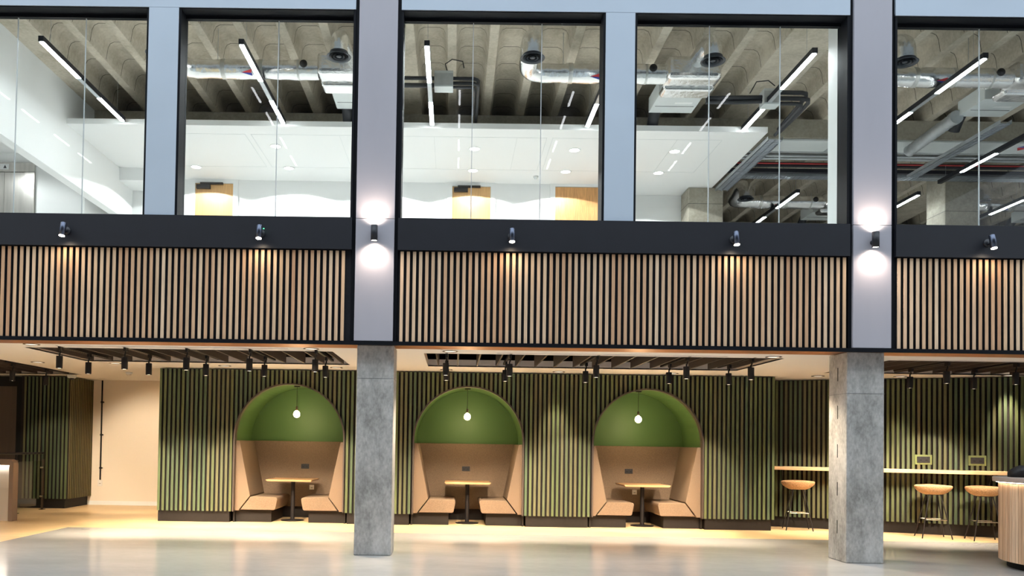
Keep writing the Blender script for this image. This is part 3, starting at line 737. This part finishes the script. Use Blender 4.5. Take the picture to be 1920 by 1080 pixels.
# ---- reception desk and balustrade
t = thing('reception_desk', 'pale reception desk with rounded corner and a glowing strip under its top', 'desk', (-7.33, 3.38, 0))
fr_o = [(0,0)]+[(0-.09+.09*math.cos(a*PI/16), .94+.09*math.sin(a*PI/16)) for a in range(9)]+[(-2.4,1.03)]
fr_i = [(-2.4,.93),(-.075,.93),(-.075,0)]
MB().prism(fr_o+[(-2.4,.93),(-.075,.93),(-.075,0)], 0, .16).build('surround', M['desk_edge'], t, bevel=.006)
box(-2.4, -.078, .03, .14, .0, .925).build('front_panel', M['desk'], t)
box(-2.4, -.08, .003, .026, .915, .925).build('light_strip', M['desk_led'], t)
t = thing('glass_balustrade', 'low glass balustrade with dark handrail behind the reception desk', 'balustrade', (-8.0, 5.66, 0))
MB().tube([(0,.03,1.10),(0,-1.95,1.10)], .021, 12).build('handrail', M['track'], t)
for y in (0, -.95, -1.85):
    p = box(-.01, .01, y-.03, y+.03, 0, .98).build('post', M['bronze_door'], t)
    MB().tube([(0,y,.97),(0,y,1.09)], .007, 8).build('rail_stem', M['track'], p)
    for z in (.26, .82): MB().tube([(-.03,y-.03,z),(.03,y-.03,z)], .022, 12).build('glass_clamp', M['chrome'], p)
    box(-.04, .04, y-.05, y+.05, 0, .008).build('foot_plate', M['track'], p)
box(-.006, .006, -1.8, -.045, .09, .95).build('glass_panel', M['bal_glass'], t)
# ---- conduit on the cream wall
t = thing('wall_conduit', 'black vertical conduit with joints on the cream wall', 'conduit', (-7.44, 6.945, 0))
MB().tube([(0,0,.53),(0,0,2.63)], .016, 10).build('pipe', M['track'], t)
for z in (.78, 1.48, 2.17): 
    MB().tube([(0,0,z-.018),(0,0,z+.018)], .026, 10).tube([(.02,0,z),(.045,0,z)], .012, 8).build('coupling', M['track'], t)
socket('single_socket', .10, .13, M['socket_white'], 'white socket box at the foot of the black conduit on the cream wall', 'socket', (-7.45, 6.97, .46), n=1)

# ================================================================== THINGS: facade lamps
fs_ = thing('facade_spotlight', 'x', 'spotlight', (0,0,0), group='tilted spotlights on the black fascia')
MB().lathe([(0,0),(.048,0),(.048,-.012),(0,-.014)], axis='y', n=24).build('wall_plate', M['black'], fs_)
MB().tube([(0,-.01,-.02),(0,-.07,-.02)], .014, 10).build('arm', M['black'], fs_)
tilt = Matrix.Rotation(math.radians(-14), 4, 'X')
def tl(mb, c=(0,-.105,-.01)):
    mb.v = [tuple(tilt @ Vector(v)+Vector(c)) for v in mb.v]; return mb
tl(MB().lathe([(0,.085),(.034,.085),(.0365,.082),(.0365,-.085),(.033,-.085),(.033,-.078),(0,-.078)], n=24)).build('barrel', M['black_gloss'], fs_)
tl(MB().lathe([(0,-.086),(.034,-.086)], n=24)).build('lens', M['spot_glow'], fs_)
XS = [(-4.80,'over the lift lobby end, at the second window joint'), (-2.40,'with a tiny green status light, between lift lobby and middle column'), (.68,'below the glass joint over the middle arch'), (3.40,'below the window corner nearest the slotted column'), (6.50,'past the slotted column over the bar stools')]
LBS = ['black tilted spotlight on the fascia under the window showing the lift lobby', 'black tilted spotlight with green status light, under the window beside the middle pilaster',
       'black tilted spotlight on the fascia under the window with two oak doors', 'black tilted spotlight on the fascia under the window showing the concrete pillar', 'black tilted spotlight on the fascia over the bar stools']
roots = []
for k, (x, w) in enumerate(XS):
    loc = (x, FY-.025, 3.955)
    if k == 0: fs_.location = loc; fs_['label'] = LBS[0]; roots.append(fs_)
    else: roots.append(dup(fs_, loc, LBS[k]))
    spot('facade_beam', (x, FY-.15, 3.83), (x, FY-.20, 3.0), 7, 165, (1, .76, .5), .9, .03)
MB().lathe([(0,-.001),(.006,-.003),(.004,-.007),(0,-.008)], c=(.043,-.05,.045), axis='y', n=10).build('status_light', M['status'], roots[1])
wl_ = thing('wall_light', 'x', 'wall light', (0,0,0), group='up and down wall lights on the pilasters')
MB().lathe([(.036,.095),(.0415,.095),(.0415,-.095),(.036,-.095),(.036,-.085),(0,-.085)], c=(0,-.075,0), n=28).lathe([(0,.086),(.036,.086),(.036,.095)], c=(0,-.075,0), n=28).build('barrel', M['black'], wl_)
MB().lathe([(0,0),(.03,0),(.03,-.04),(0,-.045)], c=(0,0,-.02), axis='y', n=20).build('wall_mount', M['black'], wl_)
for z in (.088, -.088): MB().lathe([(0,0),(.0355,0)], c=(0,-.075,z), n=24).build('lens', M['spot_glow'], wl_)
for k, (x, lb) in enumerate(((-1.003, 'black cylinder wall light on the pilaster above the middle concrete column'), (5.11, 'black cylinder wall light on the pilaster above the slotted concrete column'))):
    loc = (x, FY-.005, 3.965)
    if k == 0: wl_.location = loc; wl_['label'] = lb
    else: dup(wl_, loc, lb)
    for s in (1, -1):
        spot('wall_beam', (x, FY-.08, 3.965+s*.10), (x, FY-.055, 3.965+s*1.2), 34, 150, (1, .80, .64), 1.0, .03)

# ================================================================== THINGS: upper floor
# ---- suspended LED channels: two lit lengths in one black channel
lin = thing('linear_light', 'x', 'linear light', (0,0,0), group='suspended linear lights')
box(-.035, .035, 0, 2.64, .004, .075).build('channel', M['black'], lin)
box(-.030, .030, .03, 1.07, -.004, .004).build('lit_strip', M['led'], lin)
box(-.030, .030, 1.74, 2.61, -.004, .004).build('lit_strip', M['led'], lin)
box(-.030, .030, 1.08, 1.73, -.002, .004).build('cover_strip', M['galv'], lin)
wr = MB()
for y in (.25, 2.4): wr.tube([(0,y,.07),(0,y,.62)], .0022, 5)
for y in (.25, 2.4): MB().tube([(0,y,.07),(0,y,.64)], .0022, 5).build('wire', M['galv'], lin)
LI = [(-5.49,.40,'by the white bulkhead of the lift lobby'), (-2.86,.42,'crossing in front of the foil duct beside the middle pilaster'), (-.42,.40,'beside the grey junction box'),
      (2.11,.40,'partly hidden behind the mullion of the two door window'), (4.675,.47,'crossing the black pipe loop'), (6.96,.55,'in front of the foil duct past the slotted column'),
      (6.93,6.25,'low over the far foil duct'), (9.39,6.28,'beside the far concrete pillar'), (9.39,3.60,'beside the perforated tray past the slotted column'), (11.69,6.5,'beyond the far concrete pillar')]
LI.pop(8)
for k, (x, y, w) in enumerate(LI):
    lb = 'black suspended linear light %s' % w
    if k == 0: lin.location = (x, y, 6.6); lin['label'] = lb
    else: dup(lin, (x, y, 6.6), lb)
ln = thing('linear_light', 'black suspended linear light with one lit length beside the perforated tray past the slotted column', 'linear light', (9.39, 3.0, 6.6), group='suspended linear lights')
box(-.035, .035, 0, 2.60, .004, .075).build('channel', M['black'], ln)
box(-.030, .030, .95, 1.92, -.004, .004).build('lit_strip', M['led'], ln)
for y0, y1 in ((.03, .94), (1.93, 2.57)): box(-.030, .030, y0, y1, -.002, .004).build('cover_strip', M['dark_grey'], ln)
for y in (.25, 2.4): MB().tube([(0,y,.07),(0,y,.29)], .0022, 5).build('wire', M['galv'], ln)
# ---- white soffit downlights
sd = thing('soffit_downlight', 'x', 'downlight', (0,0,0), group='downlights in the white soffit')
MB().lathe([(.105,0),(.105,-.008),(.088,-.010),(.085,0)], n=28).build('trim_ring', M['white'], sd)
MB().lathe([(0,-.003),(.086,-.003)], n=28).build('diffuser', M['downlight'], sd)
k = 0
SX = [-4.95, -3.19, -1.43, .30, 2.05, 3.80]
SN = ['before the door past the lift lobby', 'over the plain white wall beside that door', 'behind the middle pilaster', 'over the middle oak door', 'over the wide oak door', 'over the white wall by the concrete pillar']
for x, w in zip(SX, SN):
    for y, rw in ((5.1, 'row along the wall'), (3.98, 'row along the glass')):
        if y > 4.5: spot('wall_wash', (x, y, 6.56), (x, y, 4), 95, 144, (.97, .98, 1), .04, .02)
        else: spot('soffit_beam', (x, y, 6.56), (x, y, 4), 42, 140, (.95, .98, 1), .4, .05)
        if (x < -4 and y < 4.5) or x == -1.43: continue      # hidden behind a mullion or the pilaster
        lb = 'soffit downlight, %s, %s' % (rw, w)
        if k == 0: sd.location = (x, y, 6.578); sd['label'] = lb
        else: dup(sd, (x, y, 6.578), lb)
        k += 1
# ---- foil duct systems
ES = 12
def arc(c, r, a0, a1, u, v, n=7):
    c, u, v = Vector(c), Vector(u), Vector(v)
    return [tuple(c+u*(r*math.cos(a0+(a1-a0)*i/n))+v*(r*math.sin(a0+(a1-a0)*i/n))) for i in range(n+1)]
def foil(mb, pts, r, n=20):
    """tube with slightly puffed, wrapped sections"""
    mb.tube(pts, r, n)
def make_duct():
    """origin: centre line of the fan coil, X0; main run at local y=0, z=0"""
    t = thing('foil_duct', 'x', 'air duct', (0,0,0), group='foil wrapped air ducts')
    main = [(-.42,0,0)]; x = -.42
    while x > -2.18: x -= .055; main.append((x, 0, 0))
    r = .135
    rs = [r*(1+.035*math.sin(7*p[0])+.02*math.sin(23*p[0])) for p in main]
    MB().tube(main, rs, 22).build('main_run', M['foil'], t)
    el = arc((-2.18,-.25,0), .25, PI/2, PI, (1,0,0), (0,1,0))+[(-2.43,-.45,.03),(-2.43,-.62,.09)]+arc((-2.43,-.70,-.12), .22, PI/2, PI*.98, (0,1,0), (0,0,1))[1:]+[(-2.43,-.92,-.19)]
    MB().tube(el, [r*(1+.03*math.sin(5*i)) for i in range(len(el))], 22).build('elbow', M['foil'], t)
    for x in (-.72,-1.25,-1.8): MB().tube([(x-.03,0,0),(x+.03,0,0)], r*1.045, 22).build('tape_band', M['foil_tape'], t)
    b = MB().box(-.42, .36, -.20, .24, -.13, .20); b.build('plenum_box', M['foil'], t, bevel=.07, seg=3)
    br = [(.0,-.05,.10),(.0,-.2,.13),(-.0,-.45,.14),(0,-.62,.10)]+arc((0,-.66,-.10), .21, PI/2, PI*.98, (0,1,0), (0,0,1))[1:]+[(0,-.87,-.19)]
    MB().tube(br, .115, 20).build('branch', M['foil'], t)
    MB().prism([(-.42,-.10),(.36,-.10),(.32,-.175),(-.38,-.175)], .12, .40).build('transition', M['foil'], t, bevel=.03, seg=3)
    def patch(p, rr): return [(x, -rr*math.cos(math.radians(a)), -rr*math.sin(math.radians(a))) for x, a in p]
    MB().add(patch([(-1.52,40),(-1.37,22),(-1.38,42)], .1455), [(0,1,2)]).build('printed_mark', M['mark_red'], t)
    MB().add(patch([(-1.52,41),(-1.38,43),(-1.37,60)], .1455), [(0,1,2)]).build('printed_mark', M['mark_blue'], t)
    MB().lathe([(0,0),(.055,0),(.055,-.02),(0,-.02)], c=(-.62,-.128,.03), axis='y', n=18).build('spigot_cap', M['socket_black'], t)
    for x in (-1.0, -1.9):
        MB().tube([(x,0,.13),(x,0,.60)], .004, 5).build('hanger', M['galv'], t)
    return t
def make_diffuser():
    t = thing('ceiling_diffuser', 'x', 'air diffuser', (0,0,0), group='round air diffusers')
    MB().lathe([(.125,.06),(.125,.02),(.165,.0),(.160,-.008),(.12,.012),(.12,.05)], n=32).build('outer_ring', M['diffuser'], t)
    MB().lathe([(.12,.005),(.10,.02),(.09,.02),(.115,-.004)], n=32).build('middle_ring', M['diffuser'], t)
    MB().lathe([(.08,.004),(.06,.018),(.05,.018),(.075,-.006)], n=32).build('inner_ring', M['diffuser'], t)
    MB().lathe([(0,-.004),(.03,-.002),(.04,.006),(.03,.015),(0,.02)], n=24).build('core', M['diffuser'], t)
    MB().lathe([(0,.022),(.123,.022),(.123,.03),(0,.03)], n=28).build('darkening_disc', M['void'], t)  # black disc added to darken the inside of the diffuser
    return t
def make_fcu():
    t = thing('fan_coil_unit', 'x', 'fan coil unit', (0,0,0), group='fan coil units')
    box(-.34, .35, 0, .66, 0, .24).build('casing', M['unit'], t, bevel=.006)
    box(-.30, .31, .40, .408, -.004, .0).build('panel_joint', M['diffuser'], t)
    box(-.02, .25, .24, .31, -.004, 0).build('rating_plate', M['white'], t)
    MB().tube([(-.2,.66,.12),(-.2,.8,.1),(-.2,.9,.02),(-.2,1.0,-.1)], .09, 14).build('return_spigot', M['dark_grey'], t)
    for sx in (-.33, .34):
        MB().tube([(sx,.1,.24),(sx,.1,.47)], .004, 5).build('hanger', M['galv'], t)
    return t
dct, dif, fcu = make_duct(), make_diffuser(), make_fcu()
SYS = [(-1.62, 0, 'behind the middle pilaster'), (3.42, 0, 'over the concrete pillar window'), (8.40, 0, 'past the slotted column'), (8.45, 6.0, 'low in the far bay'), (13.4, 6.0, 'in the farthest bay past the pillar')]
for lx, ly in ((-8.3, 1.4), (-8.3, 3.4)): spot('lobby_fill', (lx, ly, 6.6), (lx, ly, 4), 110, 150, (.97, .98, 1), .3, .05)  # fill spots added to brighten the lobby; no fixtures stand there
for k, (x, dy, w) in enumerate(SYS):
    l1 = 'silver foil wrapped air duct %s' % w; p1 = (x, 1.6+dy, 6.82)
    l2 = 'pale grey fan coil unit hung %s' % w; p2 = (x, 2.24+dy, 6.80)
    if k == 0: dct.location = p1; dct['label'] = l1; fcu.location = p2; fcu['label'] = l2
    else: dup(dct, p1, l1); dup(fcu, p2, l2)
    if k < 4:
        for q, (dx, w2) in enumerate(((-2.43, 'at the elbow end of the duct'), (0, 'on the branch of the duct'))):
            pos = (x+dx, (1.6-.92 if q == 0 else 1.6-.87)+dy, 6.59 if q == 0 else 6.60); l = 'dark round diffuser %s %s' % (w2, w)
            if k == 0 and q == 0: dif.location = pos; dif['label'] = l
            else: dup(dif, pos, l)
# ---- black refrigerant pipes with branch box
def pipes(name, label, runs, loc):
    t = thing(name, label, 'pipe', loc)
    for r, pts in runs: MB().tube(pts, r, 10).build('pipe', M['dark_grey'], t)
    return t
t = thing('junction_box', 'small grey branch box hung under the ribs behind the bright strip beside the middle pilaster', 'junction box', (-.22, 1.92, 6.70))
box(-.14, .14, -.11, .11, 0, .24).build('casing', M['unit'], t, bevel=.004)
box(-.14, .14, -.115, -.11, .02, .20).build('cover', M['galv'], t)
pipes('refrigerant_pipe', 'black insulated pipes bending back beside the bright strip near the middle pilaster', [
    (.028, [(-.95,0,.14),(-.14,0,.14)]), (.034, [(-.95,0,.03),(-.12,0,.03)]),
    (.026, [(.14,0,.14),(.45,0,.14),(.50,.03,.14),(.52,.09,.14),(.52,2.0,.14)]), (.026, [(.14,0,.07),(.45,0,.07),(.50,.04,.07),(.52,.10,.07),(.52,2.0,.07)]), (.022, [(.14,0,.01),(.40,0,.01),(.45,.04,.01),(.46,.10,.01),(.46,1.0,.01)]),
    (.008, [(.05,0,.24),(.02,0,.36),(.12,0,.43),(.28,0,.40),(.30,0,.30)])], (-.22, 1.92, 6.73))
t = thing('junction_box', 'small grey branch box hung under the ribs beside the crossing black pipe loop', 'junction box', (4.72, 2.1, 6.58))
box(-.12, .12, -.10, .10, 0, .24).build('casing', M['unit'], t, bevel=.004)
box(-.12, .12, -.105, -.10, .02, .20).build('cover', M['galv'], t)
pipes('refrigerant_pipe', 'black insulated pipe loop turning back past the concrete pillar window', [
    (.030, [(-.95,.05,.0),(-.5,.02,-.01),(-.12,0,.0)]), (.034, [(-.95,.05,.06),(-.5,.0,.05),(-.12,0,.06)]),
    (.032, [(.12,0,.14),(.48,0,.14),(.56,.03,.14),(.60,.12,.13),(.60,.4,.10),(.56,1.05,.0)]),
    (.032, [(.12,0,.05),(.50,0,.05),(.60,.04,.05),(.64,.14,.04),(.62,.5,.0),(.56,1.05,-.06)]),
    (.026, [(.12,0,-.03),(.42,0,-.03),(.50,.05,-.03),(.52,.14,-.04),(.50,1.05,-.10)]),
    (.008, [(.08,0,.24),(-.02,0,.32),(-.2,0,.30),(-.30,0,.12)])], (4.72, 2.1, 6.66))
# ---- perforated trays, pipes and rails of the open floor
def cable_tray(label, x0, x1, y0, y1, z, axis):
    t = thing('cable_tray', label, 'cable tray', ((x0+x1)/2, (y0+y1)/2, z), group='perforated cable trays'); o = t.location
    if axis == 'y':
        mb = MB(); m = int((y1-y0)/.05)
        for k in range(m): mb.box(x0, x1, y0+k*.05, y0+k*.05+.034, z, z+.004)
        mb.box(x0, x0+.02, y0, y1, z, z+.008).box((x0+x1)/2-.012, (x0+x1)/2+.012, y0, y1, z, z+.008).box(x1-.02, x1, y0, y1, z, z+.008)
        mb.build('perforated_mesh', M['tray_metal'], t, off=o)
        for a, b in ((x0-.004, x0), (x1, x1+.004)): box(a, b, y0, y1, z, z+.06).build('side_rail', M['galv'], t, off=o)
    else:
        mb = MB(); m = int((x1-x0)/.05)
        for k in range(m): mb.box(x0+k*.05, x0+k*.05+.034, y0, y1, z, z+.004)
        mb.box(x0, x1, y0, y0+.02, z, z+.008).box(x0, x1, y1-.02, y1, z, z+.008)
        mb.build('perforated_mesh', M['tray_metal'], t, off=o)
        for a, b in ((y0-.004, y0), (y1, y1+.004)): box(x0, x1, a, b, z, z+.06).build('side_rail', M['galv'], t, off=o)
cable_tray('perforated cable tray along the edge of the white soffit', 5.13, 5.37, 3.2, 5.88, 6.50, 'y')
cable_tray('perforated cable tray running back past the slotted column', 8.34, 8.51, 2.3, 4.85, 6.45, 'y')
cable_tray('perforated cable tray crossing behind the concrete pillars', 5.5, 14, 5.92, 6.12, 6.83, 'x')
def rail(name, label, cat, x0, x1, y, z, r, mat, group=None):
    t = tag(MB().tube([(x0,y,z),(x1,y,z)], r, 8).build(name, mat), label, cat, group); return t
for k, (y, z, r, m) in enumerate(((5.02,6.98,.022,M['galv']),(5.08,6.93,.028,M['galv']),(5.16,6.99,.018,M['galv']),(5.24,6.94,.024,M['galv']),(5.34,6.97,.03,M['galv']))):
    rail('service_pipe', 'thin grey service pipe in the bundle behind the concrete beam', 'pipe', 5.4, 15, y, z, r, m, 'grey service pipes behind the beam')
rail('sprinkler_pipe', 'thin red pipe below the grey service pipes behind the beam', 'pipe', 5.4, 15, 5.5, 6.93, .014, M['red'])
for z, y, w in ((6.93, 5.62, 'in front of the crossing cable tray'), (6.86, 5.78, 'against the crossing cable tray')):
    t = tag(box(5.3, 15, y, y+.09, z, z+.07).build('black_trunking', M['black']), 'long black trunking %s beyond the beam' % w, 'trunking', 'black trunking')
t = thing('flat_air_duct', 'pale flat air duct fixed under the concrete beam past the white soffit', 'air duct', (10, 4.4, 6.87)); o = t.location
box(5.45, 15, 4.14, 4.66, 6.852, 6.888).build('casing', M['unit'], t, off=o, bevel=.006)
for x in (6.7, 8.2, 11.2): box(x, x+.03, 4.135, 4.665, 6.848, 6.8885).build('flange', M['galv'], t, off=o)
MB().prism([(10.02,4.34),(10.22,4.34),(10.12,4.48)], 6.8505, 6.852, 'z').build('printed_mark', M['mark_red'], t, off=o)
MB().prism([(10.02,4.33),(10.12,4.22),(10.22,4.33)], 6.8505, 6.852, 'z').build('printed_mark', M['mark_blue'], t, off=o)
t = thing('spiral_duct', 'short silver spiral duct hanging behind the fan coil past the slotted column', 'air duct', (7.9, 2.9, 6.8))
mb = MB(); pts = []; rs = []
for k in range(34):
    u = k/33; pts.append((.12-.06*u, .06+1.15*u, -.02-.10*u)); rs.append(.095*(1+.05*(k % 3 == 0)))
mb.tube(pts, rs, 18).build('flexible_body', M['galv'], t)
MB().tube([(.12,-.04,-.02),(.12,.06,-.02)], .108, 18).build('collar', M['galv'], t)
# ---- concrete pillars of the upper floor
for x0, x1, y0, y1, lb in ((4.61, 5.30, 5.92, 6.45, 'bare concrete pillar at the corner of the white soffit'), (9.87, 10.55, 6.2, 6.85, 'bare concrete pillar in the open floor past the slotted column'), ):
    t = thing('concrete_pillar', lb, 'pillar', ((x0+x1)/2, (y0+y1)/2, 4.1)); o = t.location
    box(x0, x1, y0, y1, 4.1, 6.575 if x0 < 5 else RZ-.005).build('shaft', M['beam'], t, off=o, bevel=.015)
    box(x0-.003, x1+.003, y0-.003, y1+.003, 6.25, 6.256).build('shutter_joint', M['dark_grey'], t, off=o)
# ---- lift on the upper landing
t = thing('lift_entrance', 'brushed steel lift entrance with arrow sign in the upper lobby', 'lift', (-8.6, 4.6, 4.1)); o = t.location
MB().box(-9.6, -7.73, 4.55, 4.6, 6.26, 6.43).build('header', M['steel'], t, off=o, bevel=.004)
box(-7.92, -7.73, 4.55, 4.6, 4.1, 6.255).build('jamb', M['steel'], t, off=o, bevel=.004)
box(-8.29, -7.925, 4.575, 4.6, 4.1, 6.255).build('door_leaf', M['steel'], t, off=o)
box(-9.4, -8.296, 4.575, 4.6, 4.1, 6.255).build('door_leaf', M['steel'], t, off=o)
sg = box(-8.52, -8.20, 4.535, 4.55, 6.295, 6.395).build('arrow_sign', M['sign'], t, off=o, bevel=.003)
for x, up in ((-8.385, False), (-8.265, True)):
    z0, z1 = (6.375, 6.315) if not up else (6.315, 6.375)
    MB().prism([(x-.03, z0), (x+.03, z0), (x, z1)] if up else [(x+.03, z0), (x-.03, z0), (x, z1)], 4.531, 4.535).build('arrow', M['dark_grey'], sg, off=o)
# ---- hangers on the white soffit upstand: small sensors
t = thing('soffit_sensor', 'small grey sensor on the white wall beside the wide oak door', 'sensor', (1.52, 5.4, 6.58))
MB().lathe([(0,0),(.05,0),(.05,-.015),(.035,-.03),(.03,-.05),(0,-.055)], n=18).build('housing', M['unit'], t)

# ================================================================== LIGHT
w = bpy.data.worlds.new('World'); SC.world = w; w.use_nodes = True
nt = w.node_tree; bg = nt.nodes['Background']
tc = N(nt, 'ShaderNodeTexCoord'); sx = N(nt, 'ShaderNodeSeparateXYZ'); L(nt, tc.outputs['Generated'], sx.inputs[0])
cr = N(nt, 'ShaderNodeValToRGB'); e = cr.color_ramp.elements
e[0].position = .0; e[0].color = (.12,.13,.14,1); e[1].position = .75; e[1].color = (.80,.91,1.0,1)
q = e.new(.30); q.color = (.28,.32,.36,1)
L(nt, sx.outputs['Z'], cr.inputs['Fac']); L(nt, cr.outputs['Color'], bg.inputs['Color']); bg.inputs['Strength'].default_value = 2.9

# ================================================================== CAMERA
cd = bpy.data.cameras.new('camera'); cam = bpy.data.objects.new('camera', cd); COL.objects.link(cam)
cd.sensor_width = 36; cd.lens = 1507/1920*36; cd.shift_x = (960-840)/1920; cd.shift_y = (799-540)/1920
cd.clip_start = .05; cd.clip_end = 200
cam.matrix_world = Matrix.Translation((0, -10, 1.4)) @ Matrix.Rotation(.0066, 4, 'Z') @ Matrix.Rotation(PI/2+.022, 4, 'X') @ Matrix.Rotation(.0152, 4, 'Z')
SC.camera = cam
SC.view_settings.view_transform = 'Standard'; SC.view_settings.look = 'None'
SC.view_settings.exposure = .22; SC.view_settings.gamma = 1; SC.view_settings.use_curve_mapping = False
